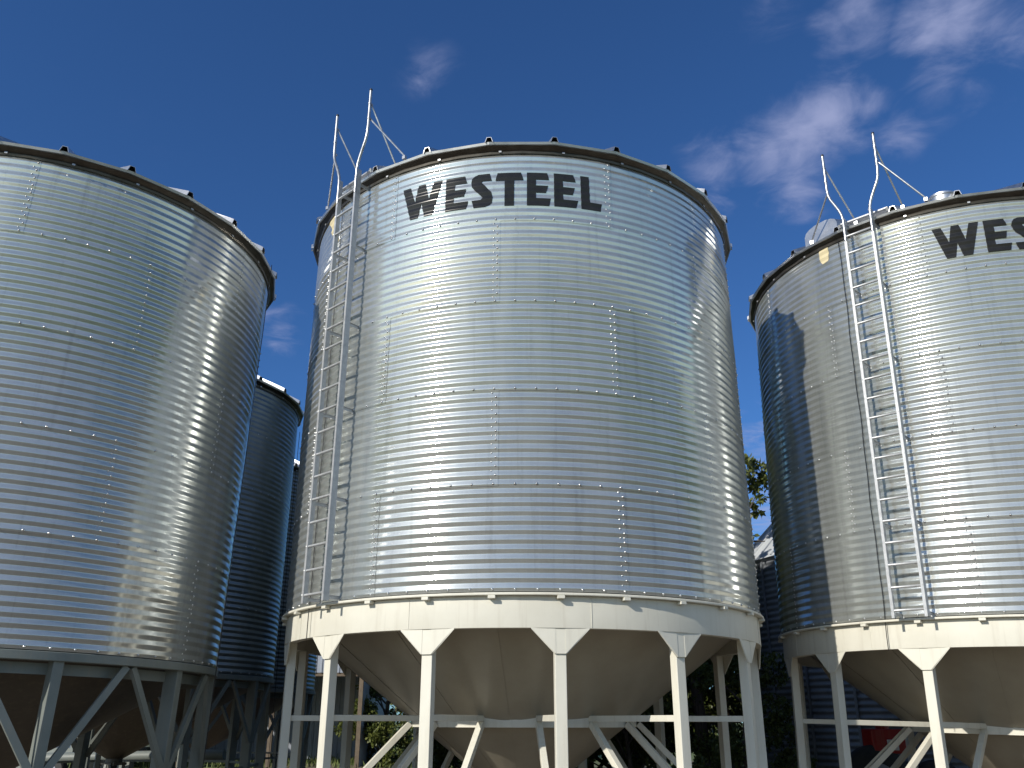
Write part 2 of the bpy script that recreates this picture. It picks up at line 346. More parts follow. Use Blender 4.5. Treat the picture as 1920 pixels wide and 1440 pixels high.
# ------------------------------------------------------------------ bin parts
RE, ZE, RS = 3.315, 5.545, math.tan(R(27))             # eave radius and height, roof slope
def roof_z(r, re=RE): return ZE+(re-r)*RS
def make_roof(root, nrib, ph0, vent, RAD=RAD):
    RE = RAD+.125
    def roof_z(r): return ZE+(RE-r)*RS
    st = 360/nrib; mb = MB()
    for i in range(nrib):                              # flat wedge panels with a turned-down drip edge
        a, b = ph0+i*st, ph0+(i+1)*st
        rr = [RE, 2.2, 1.3, .42]; am = (a+b)/2
        for q0, q1 in zip(rr[:-1], rr[1:]):
            mb.add([P(a, q0, roof_z(q0)), P(b, q0, roof_z(q0)), P(b, q1, roof_z(q1)), P(a, q1, roof_z(q1))], [(0, 1, 2, 3)])
        mb.add([P(a, RE, ZE), P(b, RE, ZE), P(b, RE-.012, ZE-.03), P(a, RE-.012, ZE-.03), P(b, RE-.035, ZE-.03), P(a, RE-.035, ZE-.03)], [(1, 0, 3, 2), (2, 3, 5, 4)])
    mb.lathe([(.42, roof_z(.42)), (.42, roof_z(.42)+.14), (.36, roof_z(.42)+.2), (0.01, roof_z(.42)+.26)], 28)
    roof = mb.build('roof', M_ROOF, root)
    for i in range(nrib):                              # raised seam ribs, open at the eave
        rb = MB(); a = ph0+i*st; c = P(a, 1, 0); tg = Vector((math.cos(R(a)), math.sin(R(a)), 0)); pts = []
        for q in (RE+.015, .45):
            b0 = Vector((c.x*q, c.y*q, roof_z(q)))
            for s_, h_ in ((-.052, -.004), (-.029, .070), (.029, .070), (.052, -.004), (.046, -.004), (.025, .064), (-.025, .064), (-.046, -.004)): pts.append(b0+tg*s_*(1 if q > 1 else .6)+Vector((0, 0, h_)))
        f = [(i_, (i_+1) % 8, 8+(i_+1) % 8, 8+i_) for i_ in range(8)] + [(0, 1, 6, 7), (1, 2, 5, 6), (2, 3, 4, 5)]
        rb.add(pts, [tuple(reversed(q)) for q in f]); rb.build('roof_rib', M_ROOF, roof)
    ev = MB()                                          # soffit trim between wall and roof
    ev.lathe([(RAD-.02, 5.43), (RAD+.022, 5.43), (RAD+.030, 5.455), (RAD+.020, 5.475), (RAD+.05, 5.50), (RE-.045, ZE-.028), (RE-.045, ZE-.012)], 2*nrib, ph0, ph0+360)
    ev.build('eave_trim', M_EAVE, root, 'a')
    for i in range(nrib):
        ck = MB(); a = ph0+(i+.16)*st; Mz = Matrix.Rotation(R(a), 3, 'Z'); ck.box(P(a, RAD+.033, 5.452), (.034, .010, .022), Mz); ck.build('eave_clip', M_RAIL, root)
    if nrib != 25: return roof
    hb = MB(); hc = P(6.5, 2.98, roof_z(2.98)-(.14 if vent else .24))     # round inspection hatch
    hb.tube([hc, hc+Vector((0, 0, .12)), hc+Vector((0, 0, .122)), hc+Vector((0, 0, .15)), hc+Vector((0, 0, .165))], [.19, .19, .205, .205, .14], 28); hb.build('inspection_hatch', M_ROOF, roof, 'a')
    lb = MB()                                          # roof ladder
    for s_ in (-6.2, -18.5):
        lb.bar(P(s_, 3.32, roof_z(3.32)+.05), P(s_*1.0-0.0, 2.2, roof_z(2.2)+.05), .03, .05)
    rl = lb.build('roof_ladder', M_RAIL, root)
    for q in range(5):
        sb = MB(); rr = 3.26-.24*q; sb.bar(P(-6.2, rr, roof_z(rr)+.07), P(-18.5, rr, roof_z(rr)+.07), .05, .02); sb.build('rung', M_RAIL, rl)
    if vent:                                           # hooded roof vent
        vb = MB(); cen = P(-25.5, 2.98, roof_z(2.98)-.11); rx = Vector((math.cos(R(-25.5)), math.sin(R(-25.5)), 0)); ry = -P(-25.5, 1, 0)
        prof = [(-.30, 0), (-.30, .16), (-.27, .22), (-.20, .26), (-.10, .285), (.10, .285), (.20, .26), (.27, .22), (.30, .16), (.30, 0)]
        for y in (-.22, .26): vb.v += [tuple(cen+rx*x+ry*y+Vector((0, 0, z+ (0.12 if y > 0 else 0)))) for x, z in prof]
        n = len(prof); vb.f += [(i, i+1, n+i+1, n+i) for i in range(n-1)]+[tuple(range(n))[::-1], tuple(range(n, 2*n))]
        vb.build('roof_vent', M_ROOF, roof, 'a')
    return roof
def make_ladder(root, pc):
    D = RAD+.222; n = P(pc, 1, 0); t = Vector((math.cos(R(pc)), math.sin(R(pc)), 0)); O = n*D
    def Q(s, z, d=0): return O + t*s + n*d + Vector((0, 0, z))
    mb = MB()
    for s in (-.2, .2):                                # channel rails
        sg = 1 if s > 0 else -1
        mb.bar(Q(s, -.06, .018), Q(s, 5.62, .018), .036, .006, n)
        mb.bar(Q(s+sg*.0155, -.06, -.021), Q(s+sg*.0155, 5.62, -.021), .005, .072, n)
        mb.bar(Q(s-sg*.0155, -.06, -.012), Q(s-sg*.0155, 5.62, -.012), .005, .054, n)
    lad = mb.build('ladder', M_RAIL, root)
    for k in range(20):
        rb = MB(); z = .031+.2785*k; rb.tube([Q(-.212, z), Q(-.195, z), Q(.195, z), Q(.212, z)], [.026, .0165, .0165, .026], 10); rb.build('rung', M_RAIL, lad, True)
    for z in [k*HR-.012 for k in range(5)]+[5.40]:
        for s in (-.2, .2):
            bb = MB(); w_ = RAD-.005; inn = n*1; a = Q(s, z, .01); ph = pc+math.degrees(math.atan2(s, D)); e = P(ph, RAD+.004, z)
            bb.bar(a, e, .005, .038); bb.bar(a+Vector((0, 0, .019)), e+Vector((0, 0, .019)), .028, .004); bb.bar(e-Vector((0, 0, .03)), e+Vector((0, 0, .03)), .05, .006, P(ph, 1, 0)); bb.build('wall_bracket', M_RAIL, lad)
    for sg in (-1, 1):                                 # flared hand tubes above the eave
        pl = [(0, 5.25), (0, 5.58), (.012, 5.68), (.045, 5.78), (.10, 5.90), (.150, 6.00), (.178, 6.09), (.188, 6.20), (.190, 6.35), (.192, 6.60), (.194, 6.80)]
        tb = MB(); tb.tube([Q(sg*(.2+a), z, .012) for a, z in pl], .0205, 14)
        for zc in (6.585, 6.345): tb.tube([Q(sg*(.2+.191), zc-.012, .012), Q(sg*(.2+.191), zc+.012, .012)], .0245, 14)
        ht = tb.build('hand_tube', M_TUBE, lad, True)
        cp = MB(); cp.tube([Q(sg*(.394), 6.80, .012), Q(sg*(.394), 6.83, .012)], [.022, .020], 14); cp.build('end_cap', M_CABLE, lad, True)
        ends = ((6.345, P(pc+15.6, 3.28, roof_z(3.28)+.06)), (6.585, P(pc+9.6, 3.05, roof_z(3.05)+.05))) if sg > 0 else ((6.16, P(pc-14.5, 3.28, roof_z(3.28)+.04)), (6.585, P(pc-3.2, 3.05, roof_z(3.05)+.05)))
        for zt, tgt in ends:
            a = Q(sg*.392, zt, -.012); d = (tgt-a); sb = MB()
            sb.tube([a+Vector((0,0,0)), a+d*.03+Vector((0, 0, 0.0)), a+d*.09, a+d*.93, a+d*.97, tgt], [.008, .012, .0135, .0135, .012, .010], 10)
            sb.box(a, (.028, .045, .028)); sb.box(tgt-Vector((0, 0, .03)), (.045, .045, .05)); sb.build('brace', M_TUBE, lad, True)
    return lad
def make_cable(root, ph, z0, z1, name='hanging_cable', r=RAD+.022):
    mb = MB(); pts = []; n = 60
    for i in range(n+1):
        z = z0+(z1-z0)*i/n; pts.append(P(ph+.10*math.sin(z*3.1)+.07*math.sin(z*7.7), r, z))
    mb.tube(pts, .0055, 6); mb.build(name, M_CABLE, root, True)
def cone_mesh(root, slope, m, rt=3.12, zt=-.06, seams=14, ro=.26, gs=1.0):
    """hopper cone of flat-rolled segments, a slight lap at every seam"""
    mb = MB(); st = 360/seams
    for i in range(seams):
        for q in range(10):
            a0 = i*st+st*q/10; a1 = i*st+st*(q+1)/10
            rr = np.linspace(rt, ro, 9)
            def L(a, r, e): return P(a, r*(1+.0030*e) - math.sin(math.pi*(r-ro)/(rt-ro))*(.0045*math.sin(R(a*7)+r)+.0030*math.sin(R(a*23)-2*r)+.0018*math.sin(R(a*41)+1)), zt-(rt-r)*slope)
            for r0, r1 in zip(rr[:-1], rr[1:]):
                mb.add([L(a0, r0, q/10), L(a1, r0, (q+1)/10), L(a1, r1, (q+1)/10), L(a0, r1, q/10)], [(0, 3, 2, 1)])
    zo = zt-(rt-ro)*slope; mb.lathe([(ro, zo), (ro, zo-.12*gs), (ro+.05*gs, zo-.12*gs), (ro+.05*gs, zo-.14*gs)], 28)
    # merge duplicate points so that shading is smooth inside a segment
    o = mb.build('hopper_cone', m, root)
    import bmesh
    bm = bmesh.new(); bm.from_mesh(o.data); bmesh.ops.remove_doubles(bm, verts=bm.verts, dist=.0006); bm.to_mesh(o.data); bm.free()
    o.data.polygons.foreach_set('use_smooth', [True]*len(o.data.polygons)); o.data.set_sharp_from_angle(angle=R(25))
    gt = MB(); gt.box((0, 0, zo-.17*gs), (.62*gs, .75*gs, .05*gs)); gt.box((0, -.42*gs, zo-.17*gs), (.5*gs, .1*gs, .09*gs)); gt.build('slide_gate', m, o)
    return o
def root_at(b, name):
    X, Y, ph, z0, tx, ty = b
    ez = Vector((tx, ty, 1)).normalized(); ex = Vector((1, 0, -tx)).normalized(); ey = ez.cross(ex)
    M3 = Matrix((ex, ey, ez)).transposed() @ Matrix.Rotation(ph, 3, 'Z')
    o = bpy.data.objects.new(name, None); COL.objects.link(o); o.rotation_mode = 'QUATERNION'
    o.location = (X, Y, z0+EYE); o.rotation_quaternion = M3.to_quaternion(); return o
def white_bin(b, name, vent, pc, rib0, cable_phi, legz, tape, dents_n):
    root = root_at(b, name)
    wl = link('wall', ME_WALL, root); bo = link('bolts', ME_BOLTS, wl); tag(bo, kind='stuff')
    make_roof(root, 25, rib0, vent)
    lt = MB()
    for pl in LETTERS: patch_on_wall(lt, pl)
    lo = lt.build('lettering', M_DECAL, root, 'all')
    make_ladder(root, pc); make_cable(root, cable_phi, 5.5, -.42)
    for tp in tape:
        tb = MB(); patch_on_wall(tb, tp, .004); tb.build('tape_patch', M_TAPE, root, 'all')
    bd = MB(); bd.lathe([(3.06, -.10), (3.06, -.40), (3.170, -.402), (3.172, -.395), (3.172, -.085), (3.172, -.08)], 84)
    for a in (9, 44.6, 100, 152, 204, 255, 306, 335): bd.box(P(a, 3.1735, -.24), (.004, .004, .305), Matrix.Rotation(R(a), 3, 'Z'))
    band = bd.build('skirt_band', M_BEIGE, root, 'a')
    rm = MB(); rm.lathe([(3.10, -.075), (3.235, -.078), (3.24, -.072), (3.24, -.055), (3.235, -.050), (3.19, -.050), (3.175, -.052), (3.10, -.052)], 84, closed=True); rm.build('rim_ledge', M_BEIGE, root, 'a')
    for i in range(28):
        tb = MB(); a = i*360/28; tb.box(P(a, 3.213, -.096), (.078, .07, .032), Matrix.Rotation(R(a), 3, 'Z')); tb.build('rim_tab', M_BEIGE, root, bevel=.004)
    # legs, each with its gusset, level brace and diagonal
    zg = legz
    lm = MB(); lm.box((0, -3.085, (-.39+zg)/2), (.120, .105, -.39-zg)); leg_me = lm.build('leg', M_BEIGE, None, bevel=.006)
    gm = MB(); T = .009; z1, z2 = -.398, -.655
    for sg in (-1, 1):
        a = P(sg*5.55, 3.170, z1)
        pts = [Vector((sg*.052, -3.160, z1)), a, Vector((a.x*1.0, a.y, z1-.012)), Vector((sg*.066, -3.150, z2)), Vector((sg*.052, -3.160, z2))]
        n = len(pts); ins = [p+Vector((0, T, 0)) for p in pts]; o = len(gm.v)
        gm.v += [tuple(p) for p in pts+ins]; gm.f += [tuple(o+i for i in range(n)), tuple(o+n+i for i in reversed(range(n)))]+[(o+i, o+n+i, o+n+(i+1) % n, o+(i+1) % n) for i in range(n)]
    gm.box((0, -3.151, (z1+z2)/2), (.1035, .012, z1-z2))
    gus = gm.build('gusset', M_BEIGE, leg_me)
    fp = MB(); fp.box((0, -3.085, zg+.008), (.26, .26, .016)); foot = fp.build('foot_plate', M_BEIGE, leg_me)
    hbm = MB(); hbm.bar((0, -3.035, -1.272), (0, -1.50, -1.272), .065, .066); hb = hbm.build('level_brace', M_BEIGE, None, bevel=.005)
    dbm = MB(); dbm.bar((0, -1.53, -1.33), (0, -3.03, zg+.13), .075, .075); db = dbm.build('diagonal_brace', M_BEIGE, None, bevel=.005)
    for i in range(14):
        a = R(360/28*(1+2*i))
        for src in (leg_me, hb, db):
            if i == 0: c = src
            else: c = copy_tree(src)
            c.parent = root; c.rotation_euler = (0, 0, a)
    cone_mesh(root, .745, M_BEIGE_SHADE)
    cr = MB()
    for i in range(14):
        a0, a1 = 360/28*(1+2*i), 360/28*(3+2*i)
        for ra, flip in ((1.512, 0), (1.492, 1)):
            q = [P(a0, ra, -1.238), P(a1, ra, -1.238), P(a1, ra, -1.372), P(a0, ra, -1.372)]
            cr.add(q, [(0, 3, 2, 1) if not flip else (0, 1, 2, 3)])
        for z in (-1.238, -1.372):
            q = [P(a0, 1.512, z), P(a1, 1.512, z), P(a1, 1.492, z), P(a0, 1.492, z)]; cr.add(q, [(0, 1, 2, 3) if z > -1.3 else (3, 2, 1, 0)])
    cr.build('collar_ring', M_BEIGE, root)
    return root

C = (.1465, 12.4194, -.5586, 1.3022, 0, 0); RB = (7.302, 13.2483, -.5712, 1.2061, .024, -.0073); LB = (-6.4805, 11.1399, .2980, .7115, .0173, .0046)
t_c = [[(-28.2, 5.50), (-24.4, 5.44), (-23.9, 5.30), (-25.0, 5.13), (-26.0, 5.12), (-26.6, 5.28), (-28.4, 5.36)], [(-24.2, 5.08), (-21.6, 5.06), (-21.2, 4.90), (-23.0, 4.87)]]
t_r = [[(-26.7, 5.455), (-25.4, 5.465), (-23.9, 5.44), (-23.75, 5.31), (-24.2, 5.20), (-25.9, 5.18), (-26.6, 5.23), (-26.9, 5.33)]]
bin_c = white_bin(C, 'grain_bin', False, -12.1, -4.5, -19.6, -2.96, t_c, 0)
tag(bin_c, 'middle corrugated grain bin on a cream hopper stand, its black lettering fully in view', 'grain bin', 'lettered grain bins on cream hopper stands')
bin_r = white_bin(RB, 'grain_bin', True, -13.0, -5.0, -20.3, -2.86, t_r, 1)
tag(bin_r, 'lettered grain bin at the right edge, a round-topped shadow across its left side', 'grain bin', 'lettered grain bins on cream hopper stands')

def grey_bin(b):
    root = root_at(b, 'grain_bin'); q = RADL-3.19
    wl = link('wall', ME_WALL_S, root); bo = link('bolts', ME_BOLTS_S, wl); tag(bo, kind='stuff')
    make_roof(root, 24, 5.6, False, RADL)
    rg = MB(); rg.lathe([(3.12+q, -.045), (3.215+q, -.045), (3.222+q, -.05), (3.222+q, -.128), (3.215+q, -.134), (3.10+q, -.134), (3.10+q, -.045)], 84); rg.build('hopper_ring', M_GREY, root, 'a')
    rg = MB(); rg.lathe([(3.03+q, -.15), (3.04+q, -.15), (3.04+q, -.26), (3.03+q, -.26)], 84, closed=True); rg.build('inner_band', M_GREY, root, 'a')
    zg = -2.34; st = 360/11; l0 = 27.4
    lm = MB(); lm.box((0, -3.10-q, (-.13+zg)/2), (.105, .17, -.13-zg)); leg = lm.build('leg', M_GREY, None, bevel=.006)
    fp = MB(); fp.box((0, -3.10-q, zg+.008), (.28, .3, .016)); fp.build('foot_plate', M_GREY, leg)
    for i in range(11):
        c = leg if i == 0 else copy_tree(leg); c.parent = root; c.rotation_euler = (0, 0, R(l0+st*i))
        for sg in (-1, 1):
            mb = MB(); a = l0+st*i; top = P(a+sg*st*.475, 3.165+q, -.14); bot = P(a+sg*1.2, 3.165+q, -1.18)
            mb.bar(top, bot, .075, .045, P(a, 1, 0)); mb.build('angle_brace', M_GREY, root)
    for i in range(11):
        mb = MB(); a = l0+st*i; mb.bar(P(a+1, 3.06+q, -1.62), P(a+st-1, 3.06+q, -1.62), .045, .045); mb.build('level_brace', M_GREY, root)
    cone_mesh(root, .57, M_CONE_SHADE, 3.11+q, -.06, 12, .15, .5)
    make_cable(root, 70, 5.45, -2.0, r=2.93)
    return root
GL = 'grain bins on grey hopper stands in the left row'
bin_l = grey_bin(LB); tag(bin_l, 'large unlettered grain bin filling the left edge, on grey-green legs with V braces', 'grain bin', GL)
labs = ['shaded grain bin directly behind the left foreground bin, showing to the right of it',
        'farthest grain bin of the left row, a narrow dark strip beside the middle bin', 'farthest grain bin of the left row, almost hidden behind the others']
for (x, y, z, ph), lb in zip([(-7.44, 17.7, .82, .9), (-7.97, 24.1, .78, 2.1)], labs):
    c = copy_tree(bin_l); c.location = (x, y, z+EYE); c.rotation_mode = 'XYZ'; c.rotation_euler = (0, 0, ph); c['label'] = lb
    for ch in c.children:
        if ch.name.startswith('wall'): ch.material_slots[0].link = 'OBJECT'; ch.material_slots[0].material = M_SHEET_DARK


# ------------------------------------------------------------------ ground
def b_ground(n, b, t):
    g = n.n('ShaderNodeNewGeometry'); pos = g.outputs['Position']
    big = n.noise(pos, .09, 5, .6).outputs['Fac']; mid = n.noise(pos, .9, 6, .65).outputs['Fac']; fine = n.noise(pos, 22, 6, .7).outputs['Fac']
    vo = n.n('ShaderNodeTexVoronoi'); vo.inputs['Scale'].default_value = 38; n.l(pos, vo.inputs['Vector'])
    grav = n.ramp(fine, [(.25, (.105, .085, .062)), (.55, (.17, .138, .103)), (.8, (.25, .21, .16))])
    grav = n.mix(n.math('MULTIPLY', mid, .5), grav, (.15, .115, .085))
    grass = n.ramp(fine, [(.25, (.06, .085, .02)), (.6, (.13, .165, .045)), (.85, (.22, .21, .09))])
    d = n.vmath('DISTANCE', pos, (0, 6, 0)).outputs['Value']
    e = n.math('ADD', n.math('MULTIPLY', n.math('SUBTRACT', big, .5), 75), d)
    mr = n.n('ShaderNodeMapRange', interpolation_type='SMOOTHSTEP'); n.l(n.math('ADD', e, n.math('MULTIPLY', mid, 6)), mr.inputs[0]); mr.inputs[1].default_value = 30; mr.inputs[2].default_value = 37
    n.l(n.mix(mr.outputs[0], grav, grass), b.inputs['Base Color']); b.inputs['Roughness'].default_value = .95
    bp = n.n('ShaderNodeBump'); bp.inputs['Strength'].default_value = .6; bp.inputs['Distance'].default_value = .02
    n.l(n.math('ADD', fine, vo.outputs['Distance']), bp.inputs['Height']); n.l(bp.outputs[0], b.inputs['Normal'])
M_GROUND = mat('gravel_and_grass', build=b_ground)
gm = MB(); rs = [0, 6, 15, 30, 60, 120, 260, 600, 1400]; nn = 48
for i, r in enumerate(rs):
    for k in range(nn):
        t = 2*math.pi*k/nn; gm.v.append((r*math.cos(t), r*math.sin(t), -.04))
for i in range(len(rs)-1):
    for k in range(nn):
        k2 = (k+1) % nn
        gm.f.append((i*nn+k, (i+1)*nn+k, (i+1)*nn+k2, i*nn+k2) if i else (0, nn+k, nn+k2))
ground = gm.build('ground', M_GROUND); tag(ground, kind='structure')

# grass tufts at the edge of the yard
M_GRASS = mat('grass_blades', build=b_zinc((.06, .10, .02), (.16, .18, .05), .6, .8, 2)); M_GRASS.node_tree.nodes['Principled BSDF'].inputs['Metallic'].default_value = 0
gv = []; gf = []
for i in range(26000):
    if i % 3: x = rng.uniform(-34, 2); y = rng.uniform(24, 62)
    else: x = rng.uniform(-16, 16); y = rng.uniform(17.5, 30)
    if i % 3 and -15 < x < -4 and 24 < y < 35.5: continue
    if math.hypot(x+8, y-24) < 4 or (x > 5 and i % 3 == 0 and rng.random() < .6): continue
    h = rng.uniform(.08, .30); a = rng.uniform(0, 6.28); q = .012+h*.05; l = rng.uniform(-.12, .12, 2)
    c, s_ = math.cos(a)*q, math.sin(a)*q; k = len(gv)
    gv += [(x-c, y-s_, -.05), (x+c, y+s_, -.05), (x+l[0]*.5+c*.6, y+l[1]*.5+s_*.6, h*.6), (x+l[0], y+l[1], h)]; gf += [(k, k+1, k+2), (k, k+2, k+3)]
go = link('grass', npmesh('grass', gv, gf, M_GRASS, False)); tag(go, kind='stuff')

# ------------------------------------------------------------------ trees
def b_leaf(c1, c2):
    def f(n, b, t):
        at = n.n('ShaderNodeAttribute', attribute_name='leaf_tone'); col = n.ramp(at.outputs['Fac'], [(0, c1), (1, c2)]); n.l(col, b.inputs['Base Color']); b.inputs['Roughness'].default_value = .5
        tr = n.n('ShaderNodeBsdfTranslucent'); n.l(col, tr.inputs[0]); ms = n.n('ShaderNodeMixShader'); ms.inputs[0].default_value = .3
        n.l(b.outputs[0], ms.inputs[1]); n.l(tr.outputs[0], ms.inputs[2]); n.l(ms.outputs[0], t.nodes['Material Output'].inputs[0])
    return f
M_LEAF = mat('green_leaves', build=b_leaf((.035, .060, .012), (.13, .15, .03)))
M_LEAF2 = mat('autumn_green_leaves', build=b_leaf((.05, .075, .012), (.17, .19, .045)))
def b_bark(n, b, t):
    tc = n.n('ShaderNodeTexCoord'); mp = n.n('ShaderNodeMapping'); mp.inputs['Scale'].default_value = (9, 9, 1.5); n.l(tc.outputs['Object'], mp.inputs[0])
    x = n.noise(mp.outputs[0], 2.5, 6, .7).outputs['Fac']; n.l(n.ramp(x, [(.3, (.045, .035, .028)), (.7, (.13, .105, .085))]), b.inputs['Base Color']); b.inputs['Roughness'].default_value = .9
    bp = n.n('ShaderNodeBump'); bp.inputs['Distance'].default_value = .03; n.l(x, bp.inputs['Height']); n.l(bp.outputs[0], b.inputs['Normal'])
M_BARK = mat('bark', build=b_bark)
def leafmesh(name, clumps, nleaf, size, m, parent):
    """clumps: list of (centre, radius)"""
    V = []; F = []; T = []; w_ = np.array([r**2 for _, r in clumps]); w_ = w_/w_.sum(); o = 0
    for (c, r), ww in zip(clumps, w_):
        n = int(nleaf*ww)
        twigs = rng.normal(0, 1, (max(3, n//14), 3)); twigs /= np.linalg.norm(twigs, axis=1)[:, None]
        twigs *= (r*rng.uniform(.35, 1.0, len(twigs))**.5)[:, None]; twigs[:, 2] *= .75
        tt = rng.uniform(0, 1, len(twigs))*.5
        for i in range(n):
            j = rng.integers(len(twigs)); p = np.array(c)+twigs[j]+rng.normal(0, r*.11, 3)
            d = rng.normal(0, 1, 3); d[2] -= .5; d /= np.linalg.norm(d); e = np.cross(d, rng.normal(0, 1, 3)); e /= np.linalg.norm(e)
            L = size*rng.uniform(.6, 1.25); W = L*.27; n3 = np.cross(d, e)*L*.08
            V += [p, p+d*L*.5+e*W+n3, p+d*L, p+d*L*.5-e*W+n3]; F.append((o, o+1, o+2, o+3)); o += 4; T += [min(1, tt[j]+rng.uniform(0, .5))]*4
    return link(name, npmesh(name, V, F, m, False, {'leaf_tone': T}), parent)
def tree(name, loc, trunk, limbs, clumps, nleaf, size, m, label, cat='tree', group=None, rad=.16):
    root = empty(name, loc); tag(root, label, cat, group)
    mb = MB(); mb.tube(trunk, list(np.linspace(rad, rad*.35, len(trunk))), 10)
    for l in limbs: mb.tube(l, list(np.linspace(rad*.4, .012, len(l))), 7)
    mb.build('trunk' if cat == 'tree' else 'stem', M_BARK, root, 'a'); leafmesh('crown' if cat == 'tree' else 'foliage', clumps, nleaf, size, m, root); return root
def gen_tree(name, loc, h, r, base, nleaf, size, m, label, cat='tree', group=None, ncl=22, rad=.16):
    tr = [(0, 0, -.1)]; x = y = 0
    for i in range(1, 6): x += random.uniform(-.12, .12); y += random.uniform(-.12, .12); tr.append((x, y, h*.8*i/5))
    cl = []; limbs = []
    for i in range(ncl):
        a = random.uniform(0, 6.283); f = random.random(); z = base+(h-base)*f; q = r*math.sqrt(random.uniform(.1, 1))*math.sin(math.pi*(.18+.72*f))**.6
        c = (x*.6+q*math.cos(a), y*.6+q*math.sin(a), z); rr = r*random.uniform(.22, .40); cl.append((c, rr))
        st = Vector((x*.5, y*.5, max(.15, z-q*.8))); e = Vector(c); mid = st.lerp(e, .5)+Vector((random.uniform(-.15, .15), random.uniform(-.15, .15), .1)); limbs.append([st, mid, e])
    return tree(name, loc, tr, limbs, cl, nleaf, size, m, label, cat, group, rad)
# leafy tree whose outer boughs show in the gap between the middle and right bins
tc_ = [((1.60, -.2, 7.10), .42), ((1.35, -.3, 7.32), .36), ((1.85, 0, 6.88), .36), ((1.78, .1, 6.30), .20), ((1.32, -.3, 5.66), .20), ((1.62, -.1, 6.52), .24), ((1.12, -.2, 7.75), .30), ((.95, -.1, 8.02), .24), ((.9, .2, 7.0), .6), ((.3, 0, 7.6), .8), ((-.6, .3, 7.2), .9), ((0, .6, 6.4), .9), ((-1.1, -.2, 6.2), .9), ((.4, .2, 5.6), .7), ((-.4, -.3, 5.0), .9), ((.2, 0, 4.2), .8), ((-.8, .4, 3.8), .9), ((.1, .3, 3.2), .8), ((.6, .6, 3.0), .6)]
tl_ = [[(0, 0, 3.4), (.6, -.1, 4.8), (1.2, -.3, 5.8), (1.6, -.25, 6.5)], [(0, 0, 4.2), (.5, .1, 6), (.9, .1, 7.4)], [(0, 0, 3.6), (.5, -.2, 4.8), (1.0, -.3, 5.4), (1.35, -.3, 5.6)], [(0, 0, 3.5), (-.6, 0, 5), (-1, 0, 6.2)], [(.9, -.2, 5.2), (1.3, -.2, 5.5), (1.75, -.2, 5.5)], [(0, 0, 4.5), (.1, .1, 6), (.2, .2, 7.6)]]
tree('leafy_tree', (4.05, 20.0, 0), [(0, 0, -.1), (.05, .03, 1.2), (-.03, .05, 2.6), (.05, 0, 4.0), (0, .1, 5.6), (.1, 0, 7)], tl_, tc_, 15000, .13, M_LEAF2, 'sunlit leafy tree whose boughs show in the sky gap beside the right bin')
gen_tree('shade_tree', (1.9, 23.2, 0), 9.5, 2.8, .5, 24000, .15, M_LEAF, 'dark shaded tree behind the cone of the middle bin')
gen_tree('shade_tree', (.9, 21.4, 0), 11.5, 2.9, .8, 30000, .20, M_LEAF, 'tall tree straight behind the middle bin, only its shaded foot in view', ncl=40, rad=.2)
gen_tree('shade_tree', (.3, 29.5, 0), 11.8, 3.2, .6, 26000, .22, M_LEAF, 'tall tree behind the open shed and middle bin, glimpsed under the cone', ncl=40, rad=.2)  # added tree, its unseen crown keeps sky reflections off the back left bins
gen_tree('bush', (5.4, 23.6, 0), 5.0, 1.6, .2, 14000, .13, M_LEAF, 'dense dark bush left of the wide storage bin wall', 'bush', ncl=22, rad=.06)
gen_tree('shade_tree', (3.2, 27.5, 0), 12.0, 3.2, .6, 26000, .22, M_LEAF, 'tall tree farther back behind the middle and right bins, in shade below', ncl=40, rad=.2)
gen_tree('bush', (6.2, 26.5, 0), 4.2, 1.9, .2, 9000, .13, M_LEAF, 'shaded bush beside the wall of the wide storage bin', 'bush', ncl=18, rad=.06)
gen_tree('bush', (4.6, 18.9, 0), 3.0, 1.1, .3, 7000, .10, M_LEAF, 'dark bush behind the right-hand legs of the middle bin', 'bush', ncl=14, rad=.06)
gen_tree('bush', (2.6, 20.3, 0), 3.6, 1.6, .3, 9000, .11, M_LEAF, 'shaded bush between the tree and the middle bin', 'bush', ncl=16, rad=.06)
gen_tree('bush', (.2, 21.8, 0), 3.4, 1.6, .3, 8000, .12, M_LEAF, 'shaded bush hidden behind the outlet of the middle cone', 'bush', ncl=14, rad=.06)
gen_tree('bush', (-.9, 24.4, 0), 4.2, 1.6, .3, 9000, .13, M_LEAF, 'shaded bush left of the outlet of the middle cone', 'bush', ncl=20, rad=.06)
gen_tree('leafy_tree', (-4.95, 37.6, 0), 4.9, 1.55, .1, 15000, .16, M_LEAF2, 'sunlit green tree at the right end of the open shed, left of the middle cone', ncl=34, rad=.10)
gen_tree('leafy_tree', (-2.2, 43, 0), 5.5, 2.4, .1, 12000, .2, M_LEAF, 'darker green tree farther back, right of the sunlit one by the shed', ncl=30, rad=.12)
for k, (x, y, h) in enumerate([(-62, 96, 9), (-50, 102, 11), (-40, 97, 8), (-29, 104, 10), (-17, 99, 9), (-6, 103, 10), (8, 100, 9), (21, 98, 10), (34, 101, 9)]):
    pos = ['leftmost', 'second from the left', 'third from the left', 'fourth from the left', 'middle one', 'sixth from the left', 'seventh from the left', 'eighth from the left', 'rightmost'][k]
    gen_tree('shade_tree', (x, y, 0), h, 5.5, .4, 2600, .5, M_LEAF, 'distant dark tree on the far side of the farmyard, ' + pos, 'tree', 'distant trees beyond the farmyard', 16, .3)

def paint(name, c, r=.4): return mat(name, build=b_paint(tuple(x*.9 for x in c), c, r, .4))
